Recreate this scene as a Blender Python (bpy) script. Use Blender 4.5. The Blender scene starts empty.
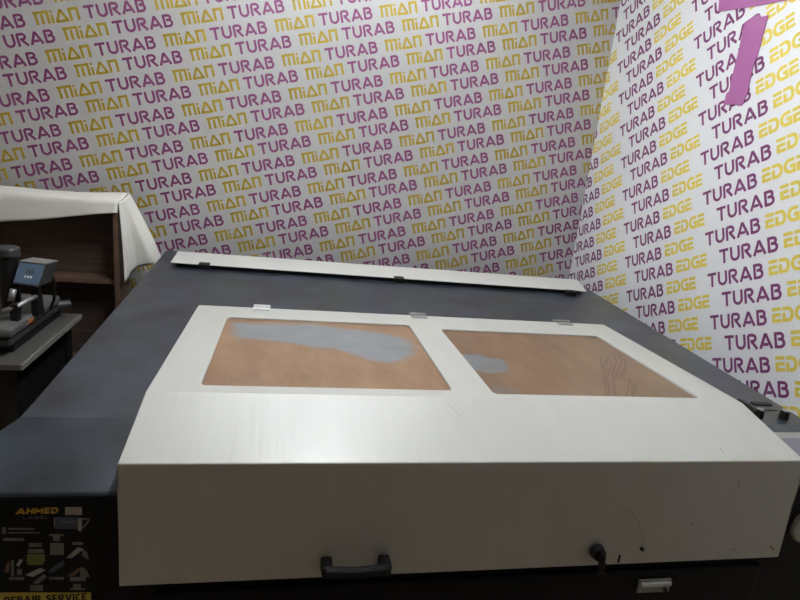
import bpy, bmesh, math, random
from mathutils import Vector, Matrix, noise
random.seed(7)
S = bpy.context.scene
COL = S.collection
FLOOR = 0.97                      # machine datum (front top edge of the hood) stands 0.97 m above the floor

# ------------------------------------------------------------------ camera
F_PX, PITCH, ROLL = 567.99, 0.265, 0.1083
MY = -0.207                       # machine yaw against the view
def to_m(v):
    c, s = math.cos(MY), math.sin(MY)
    return Vector((v[0]*c - v[1]*s, v[0]*s + v[1]*c, v[2]))
cp, sp = math.cos(PITCH), math.sin(PITCH)
fwd = Vector((0, cp, -sp)); up0 = Vector((0, sp, cp)); rt0 = Vector((1, 0, 0))
cr, sr = math.cos(ROLL), math.sin(ROLL)
RT, UP, FW = to_m(rt0*cr + up0*sr), to_m(up0*cr - rt0*sr), to_m(fwd)
EYE = Vector((0.265, -0.922, 0.572 + FLOOR))
cam_d = bpy.data.cameras.new('camera')
cam_d.sensor_fit = 'HORIZONTAL'; cam_d.sensor_width = 36.0
cam_d.lens = 36.0*F_PX/800.0
cam_d.clip_start = 0.02
cam = bpy.data.objects.new('camera', cam_d); COL.objects.link(cam)
m = Matrix((RT, UP, -FW)).transposed().to_4x4(); m.translation = EYE
cam.matrix_world = m
S.camera = cam

# ------------------------------------------------------------------ world, exposure
S.view_settings.view_transform = 'Standard'
S.view_settings.look = 'None'
S.view_settings.gamma = 1.0
S.view_settings.use_curve_mapping = False
S.view_settings.exposure = 0.30
w = bpy.data.worlds.new('world'); S.world = w; w.use_nodes = True
w.node_tree.nodes['Background'].inputs[0].default_value = (0.55, 0.6, 0.7, 1)
w.node_tree.nodes['Background'].inputs[1].default_value = 0.02
LAMP_BACK = 30.0                  # emission of the tube near the back wall
LAMP_FILL = 160.0                   # emission of an added fill tube over the machine

# ------------------------------------------------------------------ node materials
def mat(name, col, rough=0.5, metal=0.0, var=0.0, scale=8.0, bump=0.0, bscale=60.0, spec=0.5, stretch=(1,1,1), coat=0.0):
    M = bpy.data.materials.new(name); M.use_nodes = True
    nt = M.node_tree; b = nt.nodes['Principled BSDF']
    b.inputs['Roughness'].default_value = rough
    b.inputs['Metallic'].default_value = metal
    b.inputs['Specular IOR Level'].default_value = spec
    b.inputs['Coat Weight'].default_value = coat
    tc = nt.nodes.new('ShaderNodeTexCoord'); mp = nt.nodes.new('ShaderNodeMapping')
    mp.inputs['Scale'].default_value = stretch
    nt.links.new(tc.outputs['Object'], mp.inputs['Vector'])
    n = nt.nodes.new('ShaderNodeTexNoise'); n.inputs['Scale'].default_value = scale; n.inputs['Detail'].default_value = 6
    nt.links.new(mp.outputs[0], n.inputs['Vector'])
    r = nt.nodes.new('ShaderNodeValToRGB')
    r.color_ramp.elements[0].position = 0.3; r.color_ramp.elements[1].position = 0.7
    r.color_ramp.elements[0].color = tuple(c*(1-var) for c in col) + (1,)
    r.color_ramp.elements[1].color = tuple(min(1, c*(1+var)) for c in col) + (1,)
    nt.links.new(n.outputs['Fac'], r.inputs['Fac'])
    nt.links.new(r.outputs[0], b.inputs['Base Color'])
    if bump:
        n2 = nt.nodes.new('ShaderNodeTexNoise'); n2.inputs['Scale'].default_value = bscale; n2.inputs['Detail'].default_value = 3
        nt.links.new(mp.outputs[0], n2.inputs['Vector'])
        bp = nt.nodes.new('ShaderNodeBump'); bp.inputs['Strength'].default_value = bump; bp.inputs['Distance'].default_value = 0.01
        nt.links.new(n2.outputs['Fac'], bp.inputs['Height']); nt.links.new(bp.outputs[0], b.inputs['Normal'])
    return M
def emis(name, col, k):
    M = bpy.data.materials.new(name); M.use_nodes = True
    b = M.node_tree.nodes['Principled BSDF']
    b.inputs['Base Color'].default_value = col + (1,)
    b.inputs['Emission Color'].default_value = col + (1,)
    b.inputs['Emission Strength'].default_value = k
    return M

def srgb(r, g, b):
    f = lambda c: (c/255/12.92) if c/255 <= 0.04045 else ((c/255+0.055)/1.055)**2.4
    return (f(r), f(g), f(b))

M_PAPER = mat('wallpaper_white', (0.50, 0.50, 0.505), 0.6, var=0.03, scale=2.5, bump=0.05, bscale=5)  # same white base as the banner, darkened: dimmer light put into colour
M_FLEX = mat('banner_white', (0.84, 0.86, 0.89), 0.33, var=0.02, scale=2.0, bump=0.04, bscale=4)  # same base as the wallpaper, lightened in place of stronger light
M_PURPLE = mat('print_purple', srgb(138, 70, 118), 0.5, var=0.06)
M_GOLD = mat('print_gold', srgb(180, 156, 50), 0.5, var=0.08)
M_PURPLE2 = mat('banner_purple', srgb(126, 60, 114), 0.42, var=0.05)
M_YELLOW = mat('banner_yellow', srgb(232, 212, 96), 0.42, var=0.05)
M_VINYL = mat('vinyl_purple', srgb(172, 104, 160), 0.38, var=0.04)
M_PLASTER = mat('plaster', (0.74, 0.56, 0.37), 0.8, var=0.05, bump=0.05)
M_CEIL = mat('ceiling_white', (0.56, 0.56, 0.55), 0.8, var=0.03)
M_FLOOR = mat('floor_tile', (0.36, 0.30, 0.23), 0.5, var=0.1, scale=3)
M_HOOD = mat('cream_paint', (0.505, 0.512, 0.485), 0.33, spec=1.0, var=0.03, scale=3.0, bump=0.05, bscale=14, stretch=(6, 0.5, 1))
M_COVER = mat('bright_cover_paint', (0.74, 0.75, 0.72), 0.3, spec=0.8, var=0.02)  # paler than the hood: the strip's brightness is put into its colour
M_BODY = mat('slate_paint', (0.022, 0.030, 0.042), 0.36, spec=0.8, var=0.6, scale=9.0, bump=0.04, bscale=90)
M_SCUFF = mat('scuff_brown', (0.30, 0.28, 0.24), 0.6, var=0.3, scale=80)
M_BLACK = mat('black_plastic', (0.008, 0.008, 0.009), 0.5, var=0.1, spec=0.3)
M_FRONT = mat('black_front', (0.005, 0.005, 0.006), 0.5, var=0.2, spec=0.15)
M_DARK = mat('dark_metal', (0.05, 0.05, 0.052), 0.45, metal=0.3, var=0.15, scale=20)
M_PLATEN = mat('platen_grey', (0.10, 0.10, 0.098), 0.45, var=0.2, scale=25)
M_GREYM = mat('grey_metal', (0.32, 0.32, 0.32), 0.4, metal=0.5, var=0.1, scale=20)
M_CLEAR = mat('pale_plastic', (0.62, 0.63, 0.62), 0.4, var=0.1, scale=40)
M_WOOD = mat('dark_wood', (0.075, 0.052, 0.042), 0.5, var=0.35, scale=5, stretch=(1, 1, 14))
M_WOODE = mat('wood_edge', (0.14, 0.085, 0.06), 0.5, var=0.25, scale=6, stretch=(4, 4, 1))
M_CLOTH = mat('white_cloth', (0.80, 0.79, 0.74), 0.8, var=0.04, scale=4, bump=0.15, bscale=18)
M_TABLE = mat('grey_laminate', (0.085, 0.083, 0.078), 0.4, var=0.12, scale=9)
M_TABLEE = mat('pale_edging', (0.22, 0.215, 0.19), 0.4, var=0.1)
M_BEZEL = mat('bezel_grey', (0.36, 0.355, 0.33), 0.4, var=0.1)
M_LCD = mat('display_film', (0.21, 0.20, 0.24), 0.3, var=0.08)
M_BLUE = mat('blue_face', (0.09, 0.145, 0.22), 0.3, var=0.1, scale=20)
M_SCREEN = mat('screen_grey', (0.08, 0.09, 0.10), 0.3)
M_ORANGE = mat('orange_mark', (0.45, 0.16, 0.05), 0.5)
M_STICK = mat('sticker_black', (0.006, 0.007, 0.006), 0.5, var=0.3, scale=10, spec=0.15)
M_SGOLD = mat('sticker_gold', (0.62, 0.40, 0.05), 0.4)
M_SYEL = mat('sticker_yellow', (0.55, 0.45, 0.06), 0.4)
M_SGREY = mat('sticker_grey', (0.36, 0.36, 0.34), 0.4, var=0.2, scale=60)
M_SDIM = mat('sticker_dim', (0.15, 0.15, 0.14), 0.4, var=0.3, scale=60)
M_SBLUE = mat('sticker_blue', (0.05, 0.07, 0.11), 0.4, var=0.2, scale=60)
M_SGREEN = mat('sticker_green', (0.15, 0.165, 0.035), 0.4, var=0.2, scale=60)
M_SRED = mat('sticker_red', (0.15, 0.085, 0.05), 0.4, var=0.2, scale=60)
M_TUBE = emis('tube_glow', (0.93, 0.98, 1.0), LAMP_BACK)
M_FILL = emis('tube_glow_fill', (0.95, 0.98, 1.0), LAMP_FILL)
M_FIX = mat('fixture_white', (0.8, 0.8, 0.8), 0.5)

# ------------------------------------------------------------------ helpers
def V(x, y, z): return Vector((x, y, z + FLOOR))      # machine datum -> world
def ray(px, py): return RT*((px-400)/F_PX) - UP*((py-300)/F_PX) + FW
def on_plane(px, py, p, n):
    d = ray(px, py); return EYE + d*((p - EYE).dot(n)/d.dot(n))
def at_y(px, py, y): return on_plane(px, py, Vector((0, y, 0)), Vector((0, 1, 0)))
def at_z(px, py, z): return on_plane(px, py, Vector((0, 0, z + FLOOR)), Vector((0, 0, 1)))

def tag(o, label=None, cat=None, group=None, kind=None):
    for k, v in (('label', label), ('category', cat), ('group', group), ('kind', kind)):
        if v: o[k] = v
    return o
def link(name, bm, mats, parent=None, smooth=False, bevel=0.0, seg=2):
    me = bpy.data.meshes.new(name)
    if smooth:
        for f in bm.faces: f.smooth = True
    bm.to_mesh(me); bm.free()
    for mm in (mats if isinstance(mats, (list, tuple)) else [mats]): me.materials.append(mm)
    o = bpy.data.objects.new(name, me); COL.objects.link(o)
    if parent is not None:
        o.parent = parent
        o.matrix_parent_inverse = world_of(parent).inverted()
    if bevel:
        b = o.modifiers.new('bevel', 'BEVEL'); b.width = bevel; b.segments = seg; b.limit_method = 'ANGLE'; b.angle_limit = math.radians(40)
    return o
WORLD = {}
def world_of(o):
    return WORLD.get(o.name, Matrix.Identity(4))
def empty(name, loc):
    o = bpy.data.objects.new(name, None); o.empty_display_size = 0.1
    o.location = loc; COL.objects.link(o)
    WORLD[o.name] = Matrix.Translation(loc)
    return o
def quad(bm, pts, mi=0):
    f = bm.faces.new([bm.verts.new(p) for p in pts]); f.material_index = mi; return f
def hexa(bm, b, t, mi=0):
    """closed solid between polygon b and polygon t (same count, b counter-clockwise seen from t)"""
    vb = [bm.verts.new(p) for p in b]; vt = [bm.verts.new(p) for p in t]; n = len(b)
    fs = [bm.faces.new(vb[::-1]), bm.faces.new(vt)]
    for i in range(n): fs.append(bm.faces.new((vb[i], vb[(i+1) % n], vt[(i+1) % n], vt[i])))
    for f in fs: f.material_index = mi
def box(bm, lo, hi, mi=0, rot=None, piv=None):
    x0, y0, z0 = lo; x1, y1, z1 = hi
    b = [Vector(p) for p in ((x0,y0,z0),(x1,y0,z0),(x1,y1,z0),(x0,y1,z0))]
    t = [Vector(p) for p in ((x0,y0,z1),(x1,y0,z1),(x1,y1,z1),(x0,y1,z1))]
    if rot is not None:
        piv = piv or Vector(((x0+x1)/2, (y0+y1)/2, (z0+z1)/2))
        b = [piv + rot @ (p-piv) for p in b]; t = [piv + rot @ (p-piv) for p in t]
    hexa(bm, b, t, mi)
def cyl(bm, p0, p1, r0, r1=None, n=20, mi=0):
    p0, p1 = Vector(p0), Vector(p1); r1 = r0 if r1 is None else r1
    d = (p1-p0).normalized(); a = d.orthogonal().normalized(); b = d.cross(a)
    c = [(math.cos(2*math.pi*i/n), math.sin(2*math.pi*i/n)) for i in range(n)]
    hexa(bm, [p0 + (a*x + b*y)*r0 for x, y in c], [p1 + (a*x + b*y)*r1 for x, y in c], mi)
def tube(bm, pts, r, n=10, mi=0):
    pts = [Vector(p) for p in pts]; rings = []
    for i, p in enumerate(pts):
        d = (pts[min(i+1, len(pts)-1)] - pts[max(i-1, 0)]).normalized()
        a = d.cross(Vector((0.31, 0.17, 0.93))).normalized(); b = d.cross(a)
        rings.append([bm.verts.new(p + (a*math.cos(2*math.pi*k/n) + b*math.sin(2*math.pi*k/n))*r) for k in range(n)])
    for i in range(len(rings)-1):
        for k in range(n):
            f = bm.faces.new((rings[i][k], rings[i][(k+1) % n], rings[i+1][(k+1) % n], rings[i+1][k])); f.material_index = mi
    bm.faces.new(rings[0][::-1]).material_index = mi; bm.faces.new(rings[-1]).material_index = mi

# ------------------------------------------------------------------ stroke lettering
def arc(cx, cy, rx, ry, a0, a1, n=8):
    return [(cx + rx*math.cos(math.radians(a0 + (a1-a0)*i/n)), cy + ry*math.sin(math.radians(a0 + (a1-a0)*i/n))) for i in range(n+1)]
# glyph: (advance box width, list of polylines) in a box of height 1, y up, strokes on their centre lines
TH = 0.17
h_ = TH/2
GL = {
 'T': (0.88, [[(0, 1-h_), (0.88, 1-h_)], [(0.46, 1-h_), (0.44, 0)]]),
 'U': (0.86, [[(h_, 1), (h_, 0.42)] + arc(0.43, 0.40, 0.43-h_, 0.40-h_, 180, 360) + [(0.86-h_, 1)]]),
 'R': (0.84, [[(h_, 0), (h_, 1-h_)], [(h_, 1-h_), (0.40, 1-h_)] + arc(0.44, 0.715, 0.26, 0.20, 90, -90) + [(0.26, 0.515)], [(0.36, 0.5), (0.80, 0)]]),
 'A': (1.06, [[(0.06, 0), (0.53, 0.97)], [(0.53, 0.97), (1.0, 0)], [(0.30, 0.27), (0.74, 0.27)]]),
 'B': (0.80, [[(h_, 0), (h_, 1)], [(h_, 1-h_), (0.42, 1-h_)] + arc(0.44, 0.735, 0.22, 0.18, 90, -90, 6) + [(0.26, 0.555)], [(0.40, 0.555)] + arc(0.46, 0.32, 0.255, 0.235, 90, -90, 6) + [(h_, h_)]]),
 'm': (1.24, [[(-0.06, 0.91), (1.15, 0.91), (1.15, 0)], [(0.13, 0.91), (0.13, 0)], [(0.64, 0.78), (0.64, 0)]]),
 'i': (0.2, [[(0.1, 0), (0.1, 0.66)], [(0.1, 0.80), (0.1, 0.98)]]),
 'D_': (1.12, [[(-0.02, 0.09), (1.14, 0.09)], [(0.08, 0.08), (0.56, 0.97)], [(0.56, 0.97), (1.04, 0.08)]]),
 'n': (0.84, [[(-0.06, 0.91), (0.75, 0.91), (0.75, 0)], [(0.09, 0.91), (0.09, 0)]]),
 'e': (0.66, [[(0, 0.91), (0.66, 0.91)], [(0.17, 0.5), (0.62, 0.5)], [(0.09, 0.60), (0.09, 0.09), (0.66, 0.09)]]),
 'd': (0.76, [[(0.0, 0.91), (0.40, 0.91)] + arc(0.42, 0.5, 0.25, 0.41, 90, -90, 8) + [(0.09, 0.09), (0.09, 0.62)]]),
 'g': (0.82, [[(0.78, 0.91), (0.42, 0.91)] + arc(0.42, 0.5, 0.33, 0.41, 90, 270, 8) + [(0.73, 0.09), (0.73, 0.48), (0.46, 0.48)]]),
 'H': (0.8, [[(h_, 0), (h_, 1)], [(0.8-h_, 0), (0.8-h_, 1)], [(h_, 0.5), (0.8-h_, 0.5)]]),
 'M': (1.0, [[(h_, 0), (h_, 1)], [(h_, 0.95), (0.5, 0.3)], [(0.5, 0.3), (1-h_, 0.95)], [(1-h_, 1), (1-h_, 0)]]),
 'E': (0.66, [[(h_, 0), (h_, 1)], [(h_, 1-h_), (0.66, 1-h_)], [(h_, 0.5), (0.6, 0.5)], [(h_, h_), (0.66, h_)]]),
 'D': (0.82, [[(h_, 0), (h_, 1)], [(h_, 1-h_), (0.36, 1-h_)] + arc(0.38, 0.5, 0.35, 0.5-h_, 90, -90, 8) + [(h_, h_)]]),
 'L': (0.64, [[(h_, 1), (h_, h_), (0.64, h_)]]),
 'S': (0.74, [arc(0.37, 0.73, 0.28, 0.185, 20, 270, 8) + arc(0.37, 0.27, 0.28, 0.185, 90, -160, 8)]),
 'V': (0.9, [[(0.06, 1), (0.45, 0.04)], [(0.45, 0.04), (0.84, 1)]]),
 'I': (0.2, [[(0.1, 0), (0.1, 1)]]),
 'C': (0.8, [arc(0.42, 0.5, 0.33, 0.41, 50, 310, 10)]),
 'P': (0.74, [[(h_, 0), (h_, 1)], [(h_, 1-h_), (0.36, 1-h_)] + arc(0.40, 0.70, 0.24, 0.215, 90, -90, 6) + [(h_, 0.485)]]),
 ' ': (0.4, []),
}
def word_quads(word, width, height, gap=0.16, th=TH):
    """convex quads in [0,width]x[0,height]"""
    tot = sum(GL[c][0] for c in word) + gap*(len(word)-1)
    kx, ky, x, out = width/tot, height, 0.0, []
    for c in word:
        wd, lines = GL[c]
        for pl in lines:
            P = [((x + p[0])*kx, p[1]*ky) for p in pl]
            t = th*height/2
            n = len(P)
            dirs = []
            for i in range(n-1):
                dx, dy = P[i+1][0]-P[i][0], P[i+1][1]-P[i][1]; l = math.hypot(dx, dy) or 1e-9
                dirs.append((dx/l, dy/l))
            off = []
            for i in range(n):
                if i == 0: nx, ny, k = -dirs[0][1], dirs[0][0], 1
                elif i == n-1: nx, ny, k = -dirs[-1][1], dirs[-1][0], 1
                else:
                    nx, ny = -dirs[i-1][1]-dirs[i][1], dirs[i-1][0]+dirs[i][0]; l = math.hypot(nx, ny) or 1e-9
                    nx, ny = nx/l, ny/l; k = 1/max(0.5, -dirs[i][1]*nx + dirs[i][0]*ny)
                off.append((nx*t*k, ny*t*k))
            for i in range(n-1):
                a, b, oa, ob = P[i], P[i+1], off[i], off[i+1]
                out.append([(a[0]-oa[0], a[1]-oa[1]), (b[0]-ob[0], b[1]-ob[1]), (b[0]+ob[0], b[1]+ob[1]), (a[0]+oa[0], a[1]+oa[1])])
        x += wd + gap
    return out
def clip(poly, x0, x1, z0, z1):
    for ax, lim, sg in ((0, x0, 1), (0, x1, -1), (1, z0, 1), (1, z1, -1)):
        out = []
        for i in range(len(poly)):
            a, b = poly[i-1], poly[i]
            da, db = (a[ax]-lim)*sg, (b[ax]-lim)*sg
            if (da >= 0) != (db >= 0):
                t = da/(da-db); out.append((a[0]+(b[0]-a[0])*t, a[1]+(b[1]-a[1])*t))
            if db >= 0: out.append(b)
        poly = out
        if len(poly) < 3: return None
    return poly

# ------------------------------------------------------------------ the room
SC = 2.85
CEIL = 1.66
Y1, D1 = -0.2335, SC
Y2, D2 = 1.317, 0.5944*SC
E0 = Vector((EYE.x, EYE.y, 0))
def wall_frame(yaw, d):
    n = to_m((math.sin(yaw), math.cos(yaw), 0)); hh = to_m((math.cos(yaw), -math.sin(yaw), 0))
    return n, hh, E0 + n*d
n1, h1, c1 = wall_frame(Y1, D1)
n2, h2, c2 = wall_frame(Y2, D2)
# corner of the two walls: c1 + h1*t1 = c2 + h2*t2
den = h1.x*h2.y - h1.y*h2.x
dx, dy = c2.x-c1.x, c2.y-c1.y
T1 = (dx*h2.y - dy*h2.x)/den
T2 = (dx*h1.y - dy*h1.x)/den
ZE = EYE.z
def wall(name, c, hh, n, x0, x1, words, lat, mats):
    """flat wall with its printed lettering in the same mesh. lat: origin, rot, period, row pair, offset of the second row"""
    bm = bmesh.new()
    zt = CEIL + FLOOR
    P = lambda x, z, e: c + hh*x + Vector((0, 0, z)) - n*e
    b = [P(x0, 0, 0), P(x1, 0, 0), P(x1, zt, 0), P(x0, zt, 0)]
    t = [p + n*0.1 for p in b]
    hexa(bm, t[::-1], b[::-1], 0)
    (ox, oz), rot, per, row, (sx, sz) = lat
    ca, sa = math.cos(rot), math.sin(rot)
    for u in range(-12, 13):
        for r in range(-16, 30):
            for k in (0, 1):
                lx, lz = u*per + k*sx, -(r*row + k*sz)
                for (qs, off, mi) in words:
                    xa, za = ox + (lx+off)*ca - lz*sa, oz + (lx+off)*sa + lz*ca
                    if xa < x0-0.5 or xa > x1+0.3 or za + ZE < -0.3 or za + ZE > zt+0.3: continue
                    for q in qs:
                        poly = [(ox + (lx+off+p[0])*ca - (lz+p[1])*sa, oz + ZE + (lx+off+p[0])*sa + (lz+p[1])*ca) for p in q]
                        poly = clip(poly, x0+0.001, x1-0.001, 0.0, zt)
                        if poly: quad(bm, [P(x, z, 0.0006) for x, z in poly], mi)
    bmesh.ops.recalc_face_normals(bm, faces=bm.faces[:6])
    for f in bm.faces[6:] if False else []: pass
    o = link(name, bm, mats)
    return tag(o, kind='structure')
def drop(qs, h): return [[(p[0], p[1]-h) for p in q] for q in qs]
HT = 0.051
turab = drop(word_quads('TURAB', 0.247, HT, 0.17, 0.20), HT)
mian = drop(word_quads(['m', 'i', 'D_', 'n'], 0.174, 0.050, 0.16, 0.215), 0.051)
edge = drop(word_quads(['e', 'd', 'g', 'e'], 0.166, 0.048, 0.10, 0.25), 0.048)
tur2 = drop(word_quads('TURAB', 0.250, 0.054, 0.17, 0.19), 0.054)
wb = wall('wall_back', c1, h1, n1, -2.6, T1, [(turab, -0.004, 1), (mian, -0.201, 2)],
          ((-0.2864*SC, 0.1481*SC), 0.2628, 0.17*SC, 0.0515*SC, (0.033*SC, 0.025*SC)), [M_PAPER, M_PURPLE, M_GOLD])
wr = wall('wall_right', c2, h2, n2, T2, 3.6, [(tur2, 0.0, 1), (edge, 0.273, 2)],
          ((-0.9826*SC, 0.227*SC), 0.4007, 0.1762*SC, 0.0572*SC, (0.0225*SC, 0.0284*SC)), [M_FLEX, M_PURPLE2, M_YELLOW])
corner = c1 + h1*T1
lb = c1 + h1*(-2.6)            # back left corner
rf = c2 + h2*3.6               # front right corner
lf = Vector((lb.x - 0.05, rf.y - 0.1, 0))
def plain_wall(name, a, b, out, m_):
    bm = bmesh.new()
    zt = Vector((0, 0, CEIL + FLOOR))
    hexa(bm, [a, b, b+out, a+out], [p+zt for p in (a, b, b+out, a+out)])
    bmesh.ops.recalc_face_normals(bm, faces=bm.faces)
    return tag(link(name, bm, m_), kind='structure')
plain_wall('wall_left', lf, lb, Vector((-0.1, 0, 0)), M_PLASTER)
plain_wall('wall_front', lf, rf, Vector((0, -0.1, 0)), M_PLASTER)
def slab(name, z0, z1, m_):
    bm = bmesh.new()
    P = [lf, rf, corner, lb]
    cen = sum(P, Vector())/4
    P = [p + (p-cen).normalized()*0.12 for p in P]
    hexa(bm, [p + Vector((0, 0, z0)) for p in P], [p + Vector((0, 0, z1)) for p in P])
    return tag(link(name, bm, m_), kind='structure')
slab('floor', -0.1, 0.0, M_FLOOR)
slab('ceiling', CEIL + FLOOR, CEIL + FLOOR + 0.1, M_CEIL)

# ------------------------------------------------------------------ ceiling tube lights, the second added as fill
def tube_light(c, length, along, label, glow):
    t = empty('tube_light', V(c[0], c[1], CEIL))
    tag(t, label, 'light', 'ceiling tube lights')
    def B(l0, l1, w, z0, z1):
        bm = bmesh.new()
        if along == 'x': box(bm, V(c[0]+l0, c[1]-w, z0), V(c[0]+l1, c[1]+w, z1))
        else: box(bm, V(c[0]-w, c[1]+l0, z0), V(c[0]+w, c[1]+l1, z1))
        return bm
    h = length/2
    link('housing', B(-h-0.03, h+0.03, 0.03, CEIL-0.045, CEIL), M_FIX, t, bevel=0.004)
    ax = Vector((1, 0, 0)) if along == 'x' else Vector((0, 1, 0))
    m0 = V(c[0], c[1], CEIL-0.075)
    bm = bmesh.new(); cyl(bm, m0 - ax*h, m0 + ax*h, 0.016, n=14); link('glowing_tube', bm, glow, t)
    link('lamp_holder', B(-h-0.03, -h, 0.02, CEIL-0.10, CEIL-0.044), M_FIX, t, bevel=0.003)
    link('lamp_holder', B(h, h+0.03, 0.02, CEIL-0.10, CEIL-0.044), M_FIX, t, bevel=0.003)
    return t
tube_light((0.45, 1.60), 1.3, 'x', 'white ceiling tube light near the wall printed in gold and purple', M_TUBE)
tube_light((0.45, 0.46), 1.0, 'y', 'added fill tube light above the windows of the laser cutter', M_FILL)  # unseen, added to brighten the hood and both printed walls

# ------------------------------------------------------------------ the laser cutter
LC = empty('laser_cutter', V(0.7, 0.8, -FLOOR))
tag(LC, 'large grey laser cutting machine with cream hood and two brown windows', 'machine')
# body: flat top, sloped front ledge, front face, sides to the floor
bm = bmesh.new()
YF, ZF, YK = 0.0, -0.058, 0.165
L = [V(-0.33, YF, ZF), V(-0.219, YK, 0), V(-0.278, 1.775, 0)]
R = [V(1.575, YF, ZF), V(1.595, YK, 0), V(1.71, 1.70, 0)]
Lb = [V(-0.33, YF, -0.86), V(-0.219, YK, -0.86), V(-0.278, 1.775, -0.86)]
Rb = [V(1.575, YF, -0.86), V(1.595, YK, -0.86), V(1.71, 1.70, -0.86)]
vl = [bm.verts.new(p) for p in L]; vr = [bm.verts.new(p) for p in R]
bl = [bm.verts.new(p) for p in Lb]; br = [bm.verts.new(p) for p in Rb]
bm.faces.new((vl[0], vr[0], vr[1], vl[1])); bm.faces.new((vl[1], vr[1], vr[2], vl[2]))
bm.faces.new((bl[0], br[0], vr[0], vl[0])); bm.faces.new((vl[2], vr[2], br[2], bl[2]))
for i in (0, 1):
    bm.faces.new((bl[i+1], bl[i], vl[i], vl[i+1])); bm.faces.new((br[i], br[i+1], vr[i+1], vr[i]))
    bm.faces.new((bl[i], bl[i+1], br[i+1], br[i]))
bmesh.ops.recalc_face_normals(bm, faces=bm.faces)
link('body', bm, M_BODY, LC, bevel=0.006, seg=3)
bm = bmesh.new(); box(bm, V(-0.17, 0.06, -FLOOR), V(1.54, 1.66, -0.855)); link('plinth', bm, M_BLACK, LC)
bm = bmesh.new(); box(bm, V(-0.326, -0.0015, -0.85), V(1.572, 0.002, -0.062)); link('front_panel', bm, M_FRONT, LC)

# hood: sloped front, flat rear frame with two window openings
HX0, HX1 = 0.0, 1.4
HK, HKZ, HB, HBZ = 0.199, 0.042, 0.872, 0.0236
def hz(y): return HKZ + (HBZ-HKZ)*(y-HK)/(HB-HK)
WIN = [(0.100, 0.655, 0.238, 0.757), (0.752, 1.297, 0.223, 0.726)]
def rrect(x0, x1, y0, y1, r, n=5):
    P = []
    for cx, cy, a in ((x1-r, y0+r, -90), (x1-r, y1-r, 0), (x0+r, y1-r, 90), (x0+r, y0+r, 180)):
        P += arc(cx, cy, r, r, a, a+90, n)
    return P
bm = bmesh.new()
def loop_edges(pts):
    vs = [bm.verts.new((p[0], p[1], 0)) for p in pts]
    return [bm.edges.new((vs[i], vs[(i+1) % len(vs)])) for i in range(len(vs))]
es = loop_edges([(HX0, HK), (HX1, HK), (HX1+0.004, HB), (HX0, HB)])
for wn in WIN: es += loop_edges(rrect(*wn, 0.014))
bmesh.ops.triangle_fill(bm, use_beauty=True, use_dissolve=False, edges=es, normal=(0, 0, 1))
def inside(f):
    c = f.calc_center_median()
    return any(a < c.x < b and y0 < c.y < y1 for a, b, y0, y1 in WIN)
bmesh.ops.delete(bm, geom=[f for f in bm.faces if inside(f)], context='FACES')
top = list(bm.faces)
r = bmesh.ops.extrude_face_region(bm, geom=top)
for g in r['geom']:
    if isinstance(g, bmesh.types.BMVert): g.co.z = -1
for v in bm.verts:
    v.co.z = (hz(v.co.y) if v.co.z > -0.5 else 0.003) + FLOOR
bmesh.ops.recalc_face_normals(bm, faces=bm.faces)
# sloped front with its skirt, welded to the flat frame along the bend
fl = [f for f in bm.faces if all(abs(v.co.y-HK) < 1e-5 for v in f.verts)]
bmesh.ops.delete(bm, geom=fl, context='FACES_ONLY')
pr = [(-0.012, -0.242), (0.0, 0.0), (HK, HKZ), (HK, 0.003), (YK, 0.003), (-0.002, -0.052), (-0.002, -0.242)]
va = [bm.verts.new(V(HX0, y, z)) for y, z in pr]; vb = [bm.verts.new(V(HX1, y, z)) for y, z in pr]
bm.faces.new(va); bm.faces.new(vb[::-1])
for i in range(len(pr)):
    if i != 2: bm.faces.new((va[i], va[(i+1) % 7], vb[(i+1) % 7], vb[i]))
bmesh.ops.remove_doubles(bm, verts=bm.verts, dist=1e-4)
bmesh.ops.recalc_face_normals(bm, faces=bm.faces)
HOOD = link('hood', bm, M_HOOD, LC, bevel=0.0025, seg=2)

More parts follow.
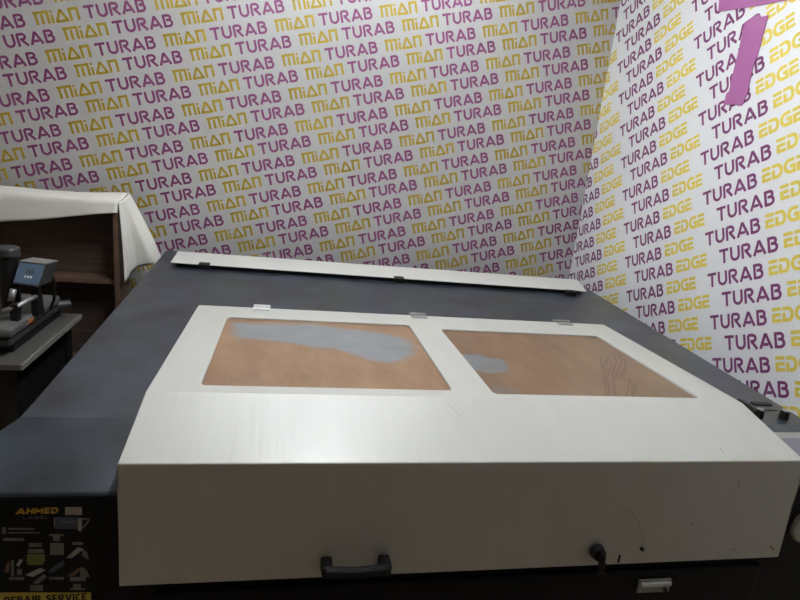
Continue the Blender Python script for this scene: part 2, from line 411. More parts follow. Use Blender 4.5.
# window panes: acrylic under brown masking paper, partly peeled (mask = attribute on a fine grid)
def pane_material(kk):
    M = bpy.data.materials.new('masked_acrylic'); M.use_nodes = True
    nt = M.node_tree; b = nt.nodes['Principled BSDF']; N = nt.nodes.new; Lk = nt.links.new
    tc = N('ShaderNodeTexCoord')
    mp = N('ShaderNodeMapping'); mp.inputs['Scale'].default_value = (9, 3.5, 1)
    Lk(tc.outputs['Object'], mp.inputs[0])
    n = N('ShaderNodeTexNoise'); n.inputs['Scale'].default_value = 1.6; n.inputs['Detail'].default_value = 8; n.inputs['Roughness'].default_value = 0.65
    Lk(mp.outputs[0], n.inputs['Vector'])
    r = N('ShaderNodeValToRGB')
    r.color_ramp.elements[0].position = 0.28; r.color_ramp.elements[0].color = srgb(124, 94, 72) + (1,)
    r.color_ramp.elements[1].position = 0.72; r.color_ramp.elements[1].color = srgb(160, 130, 102) + (1,)
    Lk(n.outputs['Fac'], r.inputs[0])
    n2 = N('ShaderNodeTexNoise'); n2.inputs['Scale'].default_value = 14; n2.inputs['Detail'].default_value = 5
    Lk(tc.outputs['Object'], n2.inputs['Vector'])
    g = N('ShaderNodeValToRGB')
    g.color_ramp.elements[0].color = srgb(112, 119, 124) + (1,); g.color_ramp.elements[1].color = srgb(143, 151, 157) + (1,)
    Lk(n2.outputs['Fac'], g.inputs[0])
    at = N('ShaderNodeAttribute'); at.attribute_name = 'peel'
    mx = N('ShaderNodeMixRGB'); Lk(at.outputs['Fac'], mx.inputs[0]); Lk(r.outputs[0], mx.inputs[1]); Lk(g.outputs[0], mx.inputs[2])
    at2 = N('ShaderNodeAttribute'); at2.attribute_name = 'mark'
    mx2 = N('ShaderNodeMixRGB'); mx2.inputs[2].default_value = srgb(88, 60, 46) + (1,)
    Lk(at2.outputs['Fac'], mx2.inputs[0]); Lk(mx.outputs[0], mx2.inputs[1])
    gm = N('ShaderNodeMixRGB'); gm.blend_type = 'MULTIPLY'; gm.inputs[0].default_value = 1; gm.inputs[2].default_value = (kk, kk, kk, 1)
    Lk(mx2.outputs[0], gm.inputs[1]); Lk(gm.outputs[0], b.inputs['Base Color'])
    b.inputs['Roughness'].default_value = 0.32
    return M
M_PANES = [pane_material(0.95), pane_material(0.68)]  # right pane darker: the left pane's stronger reflection is put into colour
def sstep(a, b, x):
    t = max(0, min(1, (x-a)/(b-a))); return t*t*(3-2*t)
def to_px(p):
    d = p - EYE; z = d.dot(FW)
    return 400 + F_PX*d.dot(RT)/z, 300 - F_PX*d.dot(UP)/z
def on_hood(px, py):
    k = (HBZ-HKZ)/(HB-HK)
    return on_plane(px, py, V(0, HK, HKZ), Vector((0, -k, 1)))
def seg_d(x, y, a, b):
    ax, ay = a; bx, by = b; dx, dy = bx-ax, by-ay
    t = max(0, min(1, ((x-ax)*dx + (y-ay)*dy)/(dx*dx + dy*dy + 1e-12)))
    return math.hypot(x-ax-t*dx, y-ay-t*dy)
def poly_sd(x, y, P):
    d = min(seg_d(x, y, P[i-1], P[i]) for i in range(len(P))); ins = False
    for i in range(len(P)):
        (ax, ay), (bx, by) = P[i-1], P[i]
        if (ay > y) != (by > y) and x < (bx-ax)*(y-ay)/(by-ay) + ax: ins = not ins
    return d if ins else -d
def hood_xy(pts): return [(p.x, p.y) for p in (on_hood(*q) for q in pts)]
PEEL_L = hood_xy([(233, 321), (262, 322), (310, 322.5), (330, 325), (372, 329), (406, 337), (415, 345), (413, 352), (403, 359), (388, 361), (372, 359), (355, 353), (330, 347), (300, 343), (262, 338), (240, 336), (231, 331)])
PEEL_R = hood_xy([(456, 352), (480, 352), (485, 355), (500, 356), (506, 359), (510, 366), (506, 370), (490, 371), (470, 368)])
PEEL_R2 = hood_xy([(482, 386), (490, 380), (505, 383), (522, 388), (530, 394), (488, 394)])
SCORES = [hood_xy([(560+x/5, 300+y/5) for x, y in pl]) for pl in (
    [(212, 262), (204, 300), (214, 335), (226, 300), (240, 268), (236, 310), (226, 360), (222, 400)],
    [(245, 275), (262, 300), (250, 345), (236, 385), (246, 420), (250, 470)],
    [(268, 265), (284, 295), (270, 340), (262, 375)], [(296, 262), (312, 292), (298, 330), (280, 372), (270, 395)],
    [(322, 285), (330, 320), (312, 350), (300, 380)], [(338, 320), (322, 350), (318, 378)],
    [(226, 390), (232, 430), (236, 480)], [(268, 400), (276, 440), (282, 482)],
    [(352, 380), (344, 430), (330, 478)], [(376, 395), (380, 440), (368, 482)], [(352, 380), (364, 420), (366, 470)])]
def peel_left(x, y):
    nz = 0.012*noise.noise(Vector((x*16, y*16, 1.3))) + 0.006*noise.noise(Vector((x*60, y*40, 2.3)))
    return 0.92*sstep(-0.016, 0.022, poly_sd(x, y, PEEL_L) + nz)
def peel_right(x, y):
    nz = 0.007*noise.noise(Vector((x*50, y*30, 4.1)))
    return max(0.9*sstep(-0.004, 0.008, poly_sd(x, y, PEEL_R) + nz), 0.5*sstep(-0.01, 0.04, poly_sd(x, y, PEEL_R2) + nz*2))
def none(x, y): return 0.0
def mark_right(x, y):     # wavy scribbled score lines on the right pane
    d = min(seg_d(x, y, pl[i], pl[i+1]) for pl in SCORES for i in range(len(pl)-1))
    return 0.7*max(0.0, 1 - d/0.0035)
for wn, pf, mf in ((WIN[0], peel_left, none), (WIN[1], peel_right, mark_right)):
    x0, x1, y0, y1 = wn
    nx, ny = 260, 110
    bm = bmesh.new()
    lp = bm.verts.layers.float.new('peel'); lm = bm.verts.layers.float.new('mark')
    g = []
    for j in range(ny+1):
        row = []
        for i in range(nx+1):
            u, v = i/nx, j/ny
            x, y = x0 - 0.004 + (x1-x0+0.008)*u, y0 - 0.004 + (y1-y0+0.008)*v
            vv = bm.verts.new(V(x, y, hz(y) - 0.006)); vv[lp] = pf(x, y); vv[lm] = mf(x, y); row.append(vv)
        g.append(row)
    for j in range(ny):
        for i in range(nx): bm.faces.new((g[j][i], g[j][i+1], g[j+1][i+1], g[j+1][i]))
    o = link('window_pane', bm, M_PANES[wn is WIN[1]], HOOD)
    o.modifiers.new('solid', 'SOLIDIFY').thickness = 0.004
    o['label'] = 'brown masked window pane with a long peeled grey patch' if wn is WIN[0] else 'brown masked window pane with a small grey patch and scribbles'

# handle under the hood's front edge
def pf(px, py, y): return at_y(px, py, y)
YFR = -0.012
hl, hr = at_y(326, 562, YFR), at_y(383, 560, YFR)
bm = bmesh.new()
zt_, zb_ = hl.z, at_y(340, 574, -0.05).z
for xx in (hl.x, hr.x):
    hexa(bm, [Vector((xx-0.011, -0.012, zt_-0.018)), Vector((xx+0.011, -0.012, zt_-0.018)), Vector((xx+0.011, -0.012, zt_+0.014)), Vector((xx-0.011, -0.012, zt_+0.014))],
         [Vector((xx-0.009, -0.055, zb_-0.006)), Vector((xx+0.009, -0.055, zb_-0.006)), Vector((xx+0.009, -0.055, zb_+0.018)), Vector((xx-0.009, -0.055, zb_+0.018))])
tube(bm, [Vector((hl.x-0.006, -0.05, zb_+0.006)), Vector(((hl.x+hr.x)/2, -0.054, zb_+0.005)), Vector((hr.x+0.006, -0.05, zb_+0.006))], 0.010, 12)
bmesh.ops.recalc_face_normals(bm, faces=bm.faces)
link('handle', bm, M_BLACK, HOOD, bevel=0.004)['label'] = 'black plastic pull handle'
# key lock
kc = at_y(596, 550, YFR)
bm = bmesh.new()
cyl(bm, kc, kc + Vector((0, -0.018, 0)), 0.017, 0.014, 20)
box(bm, kc + Vector((-0.003, -0.034, -0.016)), kc + Vector((0.003, -0.016, 0.012)))
box(bm, kc + Vector((-0.006, -0.030, -0.036)), kc + Vector((0.010, -0.024, -0.010)))
link('hood_lock', bm, M_BLACK, HOOD, bevel=0.0015)['label'] = 'black key lock with hanging key'
# small holes / chips on the front
def chip(px, py, w_, h__, name='screw'):
    c = at_y(px, py, YFR); bm = bmesh.new()
    cyl(bm, c + Vector((0, 0.003, 0)), c + Vector((0, -0.003, 0)), w_, w_*0.8, 12)
    return link(name, bm, M_BLACK, HOOD)
chip(642, 549, 0.005, 0)
bm = bmesh.new(); c = at_y(619, 559, YFR); box(bm, c + Vector((-0.0015, -0.002, -0.008)), c + Vector((0.0015, 0.003, 0.010))); link('slot', bm, M_BLACK, HOOD)
# scuffs and scratches printed thin on the hood
def scuff(pts, w_, fn, e):
    bm = bmesh.new()
    P = [fn(*p) for p in pts]
    for a, b in zip(P, P[1:]):
        sd = (b-a).cross(e).normalized()*w_
        quad(bm, [a - sd + e*0.0004, b - sd + e*0.0004, b + sd + e*0.0004, a + sd + e*0.0004])
    link('scratch', bm, M_SCUFF, HOOD)
fy = lambda x, y: on_plane(x, y, V(0, 0, 0), Vector((0, 0.242, -0.012)))
ey = Vector((0, -1, 0.05)).normalized()
scuff([(622, 508), (630, 511), (637, 519), (641, 528), (642, 536), (644, 543)], 0.0006, fy, ey)
scuff([(739, 479), (738, 486)], 0.0012, fy, ey)
scuff([(690, 522), (693, 526)], 0.0012, fy, ey)
scuff([(733, 549), (736, 550)], 0.0012, fy, ey)
scuff([(770, 545), (774, 550)], 0.0025, fy, ey)
es_ = Vector((0, -HKZ, HK)).normalized()
fs = lambda x, y: on_plane(x, y, V(0, 0, 0), es_)
scuff([(446, 402), (452, 408), (460, 416)], 0.0005, fs, es_)
scuff([(720, 448), (723, 453)], 0.0012, fs, es_)
# hinges of the hood
for (x, y), mm in (((0.1935, 0.872), M_CLEAR), ((0.709, 0.868), M_GREYM), ((1.2396, 0.868), M_GREYM)):
    bm = bmesh.new()
    zz = 0.0237
    box(bm, V(x-0.026, y-0.03, zz), V(x+0.026, y+0.0, zz+0.004))
    box(bm, V(x-0.026, y-0.0, 0.0), V(x+0.026, y+0.034, zz+0.001))
    for k in (-1, 0, 1): cyl(bm, V(x+k*0.0173-0.008, y+0.001, zz+0.005), V(x+k*0.0173+0.008, y+0.001, zz+0.005), 0.0055, n=10)
    link('hinge', bm, mm, HOOD, bevel=0.001)

# rear cover strip with its black hinges
ZS = 0.021
s1, s2, s3, s4 = at_z(178, 251, ZS), at_z(170.5, 262, ZS), at_z(577, 279.5, ZS), at_z(587, 291, ZS)
bm = bmesh.new()
dz = Vector((0, 0, 0.004))
hexa(bm, [p - dz for p in (s2, s4, s3, s1)], [s2, s4, s3, s1])
bmesh.ops.recalc_face_normals(bm, faces=bm.faces)
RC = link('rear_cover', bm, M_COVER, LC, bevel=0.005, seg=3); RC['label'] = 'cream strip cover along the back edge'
bm = bmesh.new()
q4 = [s2.lerp(s1, 0.06), s4.lerp(s3, 0.06), s3, s1]
q4 = [q4[0] + Vector((0.02, 0, 0)), q4[1] - Vector((0.03, 0, 0)), q4[2] - Vector((0.03, 0.01, 0)), q4[3] + Vector((0.02, -0.01, 0))]
hexa(bm, [Vector((p.x, p.y, FLOOR)) for p in q4], [Vector((p.x, p.y, FLOOR + ZS - 0.004)) for p in q4]); link('cover_riser', bm, M_BLACK, RC)
for px, py in ((204.5, 263.5), (399, 277.5), (571, 291)):
    p = at_z(px, py, ZS); bm = bmesh.new()
    box(bm, Vector((p.x-0.022, p.y-0.016, FLOOR+0.001)), Vector((p.x+0.022, p.y+0.018, p.z+0.002)))
    cyl(bm, Vector((p.x-0.023, p.y-0.014, p.z-0.004)), Vector((p.x+0.023, p.y-0.014, p.z-0.004)), 0.005, n=12)
    link('hinge', bm, M_BLACK, RC, bevel=0.003)['label'] = 'black hinge'

# control area at the right front
bm = bmesh.new()
hexa(bm, *[[Vector((x, y, z)) for x, y, z in P] for P in ((
    (1.425, 0.052, FLOOR-0.0395), (1.565, 0.052, FLOOR-0.0395), (1.57, 0.136, FLOOR-0.0104), (1.425, 0.136, FLOOR-0.0104)),
    ((1.425, 0.050, FLOOR-0.033), (1.565, 0.050, FLOOR-0.033), (1.57, 0.134, FLOOR-0.003), (1.425, 0.134, FLOOR-0.003)))])
CP = link('control_panel', bm, M_BEZEL, LC, bevel=0.002); CP['label'] = 'pale bezel of the control panel'
bm = bmesh.new()
hexa(bm, *[[Vector((x, y, z)) for x, y, z in P] for P in ((
    (1.44, 0.062, FLOOR-0.0295), (1.555, 0.062, FLOOR-0.0295), (1.558, 0.114, FLOOR-0.0112), (1.44, 0.114, FLOOR-0.0112)),
    ((1.44, 0.062, FLOOR-0.0275), (1.555, 0.062, FLOOR-0.0275), (1.558, 0.114, FLOOR-0.0092), (1.44, 0.114, FLOOR-0.0092)))])
link('display', bm, M_LCD, CP)
for px, py in ((758, 417.5), (783, 418.5)):
    p = at_z(px, py, 0.0); bm = bmesh.new()
    cyl(bm, p, p + Vector((0, 0, 0.022)), 0.0115, 0.0105, 20)
    B = link('push_button', bm, M_BLACK, LC, bevel=0.001)
    bm = bmesh.new(); cyl(bm, p + Vector((0, 0, 0.0215)), p + Vector((0, 0, 0.0245)), 0.009, 0.008, 18); link('button_cap', bm, M_GREYM, B)
a, b = at_z(752, 404, 0), at_z(769, 404, 0)
bm = bmesh.new(); box(bm, Vector((a.x, a.y-0.010, FLOOR-0.002)), Vector((b.x, a.y+0.008, FLOOR+0.004))); link('slot_strip', bm, M_BLACK, LC, bevel=0.001)
a, b = at_z(760, 410, 0), at_z(778, 411, 0)
bm = bmesh.new(); box(bm, Vector((a.x, a.y-0.003, FLOOR-0.001)), Vector((b.x, a.y+0.003, FLOOR+0.002))); link('slot_strip', bm, M_DARK, LC)
a = at_z(745, 406, 0.02)
bm = bmesh.new(); box(bm, Vector((1.402, a.y-0.07, FLOOR+0.001)), Vector((1.416, a.y-0.005, FLOOR+0.043))); link('damper', bm, M_BLACK, LC, bevel=0.003)

# lower front: dark door with a pale latch, round grey cap at right
bm = bmesh.new(); box(bm, V(0.06, -0.012, -0.80), V(1.36, 0.001, -0.262)); DR = link('lower_door', bm, M_FRONT, LC, bevel=0.003)
lc = at_y(653, 584, -0.012)
bm = bmesh.new(); box(bm, lc + Vector((-0.040, -0.006, -0.018)), lc + Vector((0.040, 0.0, 0.016))); LT = link('latch', bm, M_GREYM, DR, bevel=0.002); LT['label'] = 'pale metal latch'
bm = bmesh.new(); box(bm, lc + Vector((-0.036, -0.014, 0.004)), lc + Vector((0.036, -0.006, 0.013))); link('latch_lip', bm, M_CLEAR, LT, bevel=0.002)
bm = bmesh.new(); cyl(bm, lc + Vector((0.026, -0.005, -0.009)), lc + Vector((0.026, -0.012, -0.009)), 0.004, n=10); link('latch_pin', bm, M_BLACK, LT)
cc = at_y(807, 525, 0.0)
bm = bmesh.new(); cyl(bm, cc + Vector((0, 0.001, 0)), cc + Vector((0, -0.010, 0)), 0.047, 0.043, 36); RP = link('round_cap', bm, M_GREYM, LC, bevel=0.003)
RP['label'] = 'grey round cap'

# sticker on the front, left of the hood
bm = bmesh.new()
YS = -0.0030
def sp(px, py, e=0.0): return at_y(px, py, YS - e)
xL, xR, zT, zB = sp(0, 560).x - 0.02, sp(97, 560).x, sp(60, 499).z, sp(60, 616).z
box(bm, Vector((xL, YS, zB)), Vector((xR, -0.001, zT)))
STK = link('sticker', bm, M_STICK, LC); STK['label'] = 'black advertising sticker with gold heading and machine pictures'
def sticker_word(word, pa, pb, hpx, m_, slant=0.0, th=0.2, name='lettering'):
    a, b = sp(*pa), sp(*pb); width = (b-a).length; k = width/math.hypot(pb[0]-pa[0], pb[1]-pa[1])
    bm = bmesh.new(); d = (b-a).normalized()
    for q in word_quads(word, width, hpx*k, 0.2, th):
        quad(bm, [a + d*(x + slant*y) + Vector((0, -0.0006, y)) for x, y in q])
    return link(name, bm, m_, STK)
sticker_word('AHMED', (16, 514), (57.5, 513), 7.4, M_SGOLD, 0.25, 0.30)
sticker_word('LABEL', (23, 519), (49, 518.5), 4.0, M_SDIM, 0, 0.16)
def sticker_poly(polys, name):
    bm = bmesh.new(); used = []
    for pts, m_ in polys:
        if m_ not in used: used.append(m_)
        quad(bm, [sp(x, y, 0.0005 + 0.00012*used.index(m_)) for x, y in pts], used.index(m_))
    return link(name, bm, used, STK)
def rc(x0, y0, x1, y1): return [(x0, y1), (x1, y1), (x1, y0), (x0, y0)]
sticker_poly([(rc(0, 592.5, 91, 612), M_SYEL)], 'yellow_banner')
bm = bmesh.new(); a, b = sp(5, 604), sp(87, 604); k = (b-a).length/82
for q in word_quads('REPAIR SERVICE', (b-a).length, 10*k, 0.2, 0.18): quad(bm, [a + Vector((x, -0.0012, y)) for x, y in q])
link('lettering', bm, M_STICK, STK)
# printed pictures: printer, presses, engravers
sticker_poly([(rc(65, 507, 82, 515), M_SGREY), (rc(55, 517, 78, 529), M_SBLUE), (rc(54, 518, 58, 527), M_SGREY), (rc(78, 518, 82, 531), M_SGREY), (rc(82, 518, 89, 520), M_SDIM), ([(82, 528), (84, 528), (90, 520), (88, 520)], M_SDIM), (rc(60, 521, 77, 522.5), M_SDIM)], 'printer_picture')
sticker_poly([(rc(8, 528, 35, 529.6), M_SDIM), (rc(8, 532, 40, 533.4), M_SDIM), (rc(2, 527, 6, 534), M_SDIM), (rc(3, 538, 24, 541), M_SDIM)], 'small_print')
sticker_poly([(rc(29, 543, 42, 547), M_SDIM), (rc(28, 549, 44, 553), M_SDIM), (rc(27, 554, 45, 559), M_SGREEN), ([(28, 565), (43, 565), (46, 559), (26, 559)], M_SGREEN), (rc(30, 585, 43, 591), M_SDIM), ([(25, 575), (33, 577), (46, 570), (40, 568)], M_SGREY), ([(32, 583), (38, 584), (47, 577), (44, 574)], M_SDIM)], 'press_picture')
sticker_poly([(rc(49, 534, 64, 536), M_SDIM), (rc(53, 536, 60, 541), M_SDIM), (rc(50, 543, 64, 555), M_SDIM), ([(48, 571), (52, 573), (65, 565), (63, 560)], M_SBLUE), (rc(49, 577, 64, 579.5), M_SDIM)], 'engraver_picture')
sticker_poly([(rc(72, 542, 83, 545), M_SDIM), ([(66, 558), (72, 558), (84, 549), (78, 547)], M_SGREY), ([(82, 556), (89, 560), (87, 552), (82, 549)], M_SDIM), ([(66, 577), (74, 576), (82, 569), (78, 568)], M_SRED), ([(80, 577), (90, 577), (86, 569), (80, 567)], M_SDIM), (rc(70, 577, 86, 581), M_SDIM), (rc(73, 584, 81, 588), M_SDIM), (rc(70, 588, 85, 590), M_SDIM)], 'cutter_picture')
sticker_poly([([(4, 572), (9, 573), (10, 561), (7, 563)], M_SRED), (rc(11, 560, 14, 576), M_SDIM), ([(16, 565), (19, 567), (23, 560), (20, 559)], M_SGREY), (rc(17, 569, 22, 575), M_SDIM), (rc(9, 577, 24, 580), M_SDIM)], 'tool_picture')

# ------------------------------------------------------------------ purple vinyl T on the right wall
P2 = lambda px, py: on_plane(px, py, c2, n2)
def vinyl(bm, pts, e0=0.0015, e1=0.004):
    hexa(bm, [P2(*p) - n2*e0 for p in pts], [P2(*p) - n2*e1 for p in pts])
bm = bmesh.new()
vinyl(bm, [(719, 12), (755, 6.5), (795, -1), (850, -16), (852, -45), (760, -34), (722, -26)])
stem = [(746, 22), (753, 17.5), (760, 14.5), (762, 17), (769, 15.5), (764, 34), (758.5, 55), (754, 66), (750, 84), (748.5, 92), (742.5, 106), (734, 104.5), (724.5, 105), (727, 94), (730, 91), (734.5, 70), (739, 52)]
vinyl(bm, stem)
bmesh.ops.recalc_face_normals(bm, faces=bm.faces)
tag(link('wall_letter', bm, M_VINYL), 'big purple vinyl letter T stuck on the right wall', 'letter')

# ------------------------------------------------------------------ wooden cabinet with a white cloth
CXR, CY0, CY1, CZ = -0.422, 1.565, 1.715, 0.226
CXL = -1.45
CB = empty('wooden_cabinet', V((CXL+CXR)/2, (CY0+CY1)/2, -FLOOR))
tag(CB, 'dark brown open wooden cabinet standing behind the heat press table', 'cabinet')
bm = bmesh.new(); box(bm, V(CXR-0.018, CY0+0.002, -FLOOR), V(CXR, CY1, CZ-0.018)); link('side_panel', bm, M_WOODE, CB)
bm = bmesh.new(); box(bm, V(CXL, CY0+0.002, -FLOOR), V(CXL+0.018, CY1, CZ-0.018)); link('side_panel', bm, M_WOOD, CB)
bm = bmesh.new(); box(bm, V(CXL, CY0, CZ-0.018), V(CXR, CY1, CZ)); link('top', bm, M_WOOD, CB)
bm = bmesh.new(); box(bm, V(CXL+0.018, CY1-0.012, -FLOOR), V(CXR-0.018, CY1-0.001, CZ-0.018)); link('back_panel', bm, M_WOOD, CB)
for zz in (-0.125, -0.5, -0.93):
    bm = bmesh.new(); box(bm, V(CXL+0.018, CY0+0.03, zz), V(CXR-0.018, CY1-0.012, zz+0.018)); link('shelf', bm, M_WOODE, CB)

# cloth: top sheet with a front fall, and the fall at the right end
bm = bmesh.new()
def lerp(a, b, t): return a + (b-a)*t
def grid(bm, fn, nu, nv):
    g = [[bm.verts.new(fn(i/nu, j/nv)) for i in range(nu+1)] for j in range(nv+1)]
    for j in range(nv):
        for i in range(nu): bm.faces.new((g[j][i], g[j][i+1], g[j+1][i+1], g[j+1][i]))
    return g
def topsheet(u, v):
    # u: left to right, v: 0 hem of the front fall, 0.5 front edge, 1 back edge
    x = lerp(CXL-0.005, CXR+0.006, u)
    wob = 0.004*noise.noise(Vector((x*6, v*3, 0.2)))
    if v < 0.5:
        t = 1 - v/0.5
        fall = 0.042 + 0.075*min(1.6, (CXR - x)/0.45) + 0.004*noise.noise(Vector((x*5, 3.1, 0)))
        rd = min(1, t*5)
        return V(x, CY0 - 0.006 - 0.006*math.sqrt(rd) - 0.012*t*(0.4+noise.noise(Vector((x*7, 8.8, 0)))), CZ + 0.004 + 0.004*(1-rd) - fall*t)
    t = (v-0.5)/0.5
    return V(x, lerp(CY0-0.006, CY1+0.006, t), CZ + 0.009 + wob*0.6 + 0.016*sstep(0.3, 1, t)*sstep(0.8, 1, u))
g = grid(bm, topsheet, 60, 20)
# right fall
HEM = [(0.0, at_y(124.5, 283, CY0-0.004)), (0.25, at_y(129, 273, CY0+0.06)), (0.5, at_y(139, 267, CY0+0.11)), (0.78, at_y(150, 264, CY0+0.13)), (0.9, at_y(158, 266, CY0+0.16)), (1.0, at_y(164, 266, CY1+0.05))]
TOPE = [(0.0, V(CXR+0.006, CY0-0.008, CZ+0.008)), (0.25, V(CXR+0.012, CY0+0.01, CZ+0.010)), (0.5, V(CXR+0.016, CY0+0.015, CZ+0.012)), (0.78, V(CXR+0.018, CY0+0.03, CZ+0.017)), (0.9, V(CXR+0.008, CY0+0.14, CZ+0.022)), (1.0, V(CXR+0.006, CY1+0.006, CZ+0.024))]
def curve(T, u):
    for (a, p), (b, q) in zip(T, T[1:]):
        if u <= b + 1e-9:
            return p.lerp(q, (u-a)/(b-a))
    return T[-1][1]
def sidefall(u, v):
    a, b = curve(TOPE, u), curve(HEM, u)
    p = a.lerp(b, v)
    p.x += 0.006*math.sin(u*9)*v + 0.010*math.sin(math.pi*v)*(0.3 + u*0.4)
    p.x = max(p.x, CXR + 0.004)
    return p
grid(bm, sidefall, 24, 24)
bmesh.ops.remove_doubles(bm, verts=bm.verts, dist=0.0005)
bmesh.ops.recalc_face_normals(bm, faces=bm.faces)
o = link('cloth', bm, M_CLOTH, smooth=True)
md = o.modifiers.new('solid', 'SOLIDIFY'); md.thickness = 0.003; md.offset = 1
tag(o, 'white cloth draped over the dark wooden cabinet', 'cloth')

# ------------------------------------------------------------------ side table with the heat press
TZ = -0.20
ta, tb = at_z(22, 367, TZ), at_z(79, 314, TZ)
TX1, TY0, TY1 = ta.x*0.7+tb.x*0.3, ta.y+0.012, tb.y
TX0 = TX1 - 0.85
TB = empty('side_table', Vector(((TX0+TX1)/2, (TY0+TY1)/2, 0)))
tag(TB, 'grey topped side table carrying the heat press, left of the laser cutter', 'table')
bm = bmesh.new(); box(bm, Vector((TX0, TY0, FLOOR+TZ-0.017)), Vector((TX1-0.006, TY1, FLOOR+TZ))); TT = link('tabletop', bm, M_TABLE, TB)
bm = bmesh.new(); box(bm, Vector((TX1-0.006, TY0, FLOOR+TZ-0.017)), Vector((TX1, TY1, FLOOR+TZ+0.0005))); link('edging', bm, M_TABLEE, TT)
for x_ in (TX0+0.03, TX1-0.08):
    for y_ in (TY0+0.03, TY1-0.08):
        bm = bmesh.new(); box(bm, Vector((x_, y_, 0)), Vector((x_+0.05, y_+0.05, FLOOR+TZ-0.017))); link('leg', bm, M_BLACK, TB, bevel=0.002)
bm = bmesh.new(); box(bm, Vector((TX0+0.04, TY1-0.05, 0.25)), Vector((TX1-0.04, TY1-0.035, FLOOR+TZ-0.017))); link('back_panel', bm, M_BLACK, TB)
bm = bmesh.new(); box(bm, Vector((TX1-0.055, TY0+0.05, 0.25)), Vector((TX1-0.04, TY1-0.05, FLOOR+TZ-0.017))); link('side_panel', bm, M_BLACK, TB)

HP = empty('heat_press', Vector((TX1-0.2, 1.12, FLOOR+TZ)))
tag(HP, 'dark heat press with blue faced control box on the grey side table', 'heat press')
zt0 = FLOOR + TZ
PX1 = TX1 - 0.045
def rbox(name, lo, hi, m_, parent, bev=0.006, rot=None):
    bm = bmesh.new(); box(bm, lo, hi, 0, rot); return link(name, bm, m_, parent, bevel=bev, seg=3)
# base frame and platens run along the table's edge
rbox('base', Vector((PX1-0.34, 0.98, zt0)), Vector((PX1-0.02, 1.37, zt0+0.03)), M_BLACK, HP)
LP = rbox('lower_platen', Vector((PX1-0.34, 0.94, zt0+0.032)), Vector((PX1-0.01, 1.33, zt0+0.060)), M_DARK, HP, 0.010)
UPp = rbox('upper_platen', Vector((PX1-0.35, 0.93, zt0+0.064)), Vector((PX1, 1.33, zt0+0.098)), M_PLATEN, HP, 0.014)
bm = bmesh.new(); c = at_y(20, 337, 1.0); box(bm, Vector((PX1-0.001, 1.045, zt0+0.076)), Vector((PX1+0.0015, 1.085, zt0+0.088))); link('orange_mark', bm, M_ORANGE, UPp)
bm = bmesh.new(); cyl(bm, Vector((PX1-0.03, 1.335, zt0+0.05)), Vector((PX1+0.015, 1.37, zt0+0.05)), 0.018, n=16); link('adjusting_knob', bm, M_DARK, HP, bevel=0.004)
# column with a round cap
kx = at_y(7, 250, 1.12)
bm = bmesh.new(); cyl(bm, Vector((kx.x, 1.12, zt0+0.10)), Vector((kx.x, 1.12, kx.z-0.022)), 0.030, 0.028, 24); link('column', bm, M_BLACK, HP)
bm = bmesh.new(); cyl(bm, Vector((kx.x, 1.12, kx.z-0.022)), Vector((kx.x, 1.12, kx.z+0.012)), 0.038, 0.036, 28); link('pressure_knob', bm, M_GREYM if False else M_DARK, HP, bevel=0.008, seg=3)
# control box: tilted blue face
y0, y1 = 1.06, 1.10
q = [at_y(12, 284, y0), at_y(38, 287.5, y0), at_y(45.5, 264.5, y1), at_y(19, 261.5, y1)]
dback = Vector((0.012, 0.075, 0.0))
bm = bmesh.new(); hexa(bm, q, [p + dback + (Vector((0, 0, -0.004)) if i > 1 else Vector((0, 0, 0.0))) for i, p in enumerate(q)])
bmesh.ops.recalc_face_normals(bm, faces=bm.faces)
CBX = link('control_box', bm, M_DARK, HP, bevel=0.003)
bm = bmesh.new(); tq = [q[3], q[2], q[2] + dback + Vector((0, 0, -0.004)), q[3] + dback + Vector((0, 0, -0.004))]
hexa(bm, [p + Vector((0, 0, 0.0002)) for p in tq], [p + Vector((0, 0, 0.003)) for p in tq]); link('box_lid', bm, M_GREYM, CBX)
fn = (q[1]-q[0]).cross(q[3]-q[0]).normalized()
if fn.y > 0: fn = -fn
def fpt(u, v, e): return (q[0].lerp(q[1], u)).lerp(q[3].lerp(q[2], u), v) + fn*e
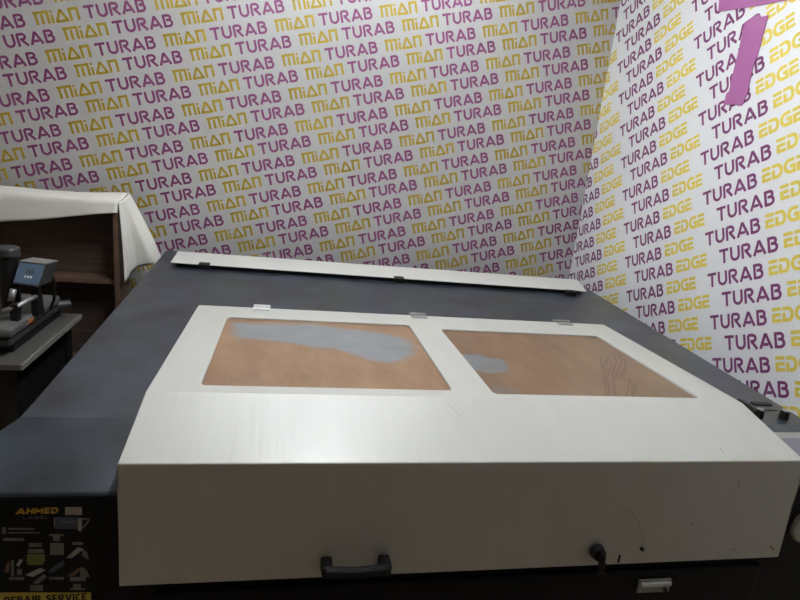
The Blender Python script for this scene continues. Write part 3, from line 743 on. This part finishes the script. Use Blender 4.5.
def fquad(name, u0, u1, v0, v1, e, m_, parent):
    bm = bmesh.new()
    hexa(bm, [fpt(u0, v0, -0.0005), fpt(u1, v0, -0.0005), fpt(u1, v1, -0.0005), fpt(u0, v1, -0.0005)], [fpt(u0, v0, e), fpt(u1, v0, e), fpt(u1, v1, e), fpt(u0, v1, e)])
    bmesh.ops.recalc_face_normals(bm, faces=bm.faces)
    return link(name, bm, m_, parent)
fquad('blue_face', 0.04, 0.96, 0.08, 0.96, 0.0012, M_BLUE, CBX)
fquad('screen', 0.36, 0.66, 0.52, 0.72, 0.0022, M_SCREEN, CBX)
for k in range(3): fquad('key', 0.38+0.11*k, 0.44+0.11*k, 0.34, 0.43, 0.0026, M_CLEAR, CBX)
bm = bmesh.new(); cyl(bm, Vector((q[1].x-0.02, y0+0.05, zt0+0.09)), Vector((q[1].x-0.03, y0+0.05, q[1].z+0.02)), 0.016, n=14); link('box_bracket', bm, M_BLACK, HP)
bm = bmesh.new(); tube(bm, [at_y(51, 272, 1.16), at_y(55, 285, 1.17), at_y(54, 300, 1.18), Vector((at_y(50, 309, 1.18).x, 1.18, zt0+0.09))], 0.005); link('cable', bm, M_BLACK, HP)
# lever handle
bm = bmesh.new(); tube(bm, [at_y(2, 312, 1.0), at_y(18, 306, 1.02), at_y(30, 299, 1.06), at_y(36, 296.5, 1.10)], 0.0085, 12); HN = link('lever', bm, M_GREYM, HP, smooth=True)
p = at_y(36, 299, 1.10); bm = bmesh.new(); box(bm, Vector((p.x-0.012, p.y-0.014, zt0+0.092)), Vector((p.x+0.012, p.y+0.014, p.z+0.004))); link('lever_post', bm, M_BLACK, HP, bevel=0.003)
p = at_y(15, 306, 1.02); bm = bmesh.new(); box(bm, Vector((p.x-0.012, p.y-0.014, zt0+0.092)), Vector((p.x+0.012, p.y+0.014, p.z+0.008))); link('lever_post', bm, M_BLACK, HP, bevel=0.003)
bm = bmesh.new(); tube(bm, [at_y(11, 301, 1.05), at_y(13.5, 289, 1.06)], 0.010, 12); link('spring_rod', bm, M_GREYM, HP, smooth=True)
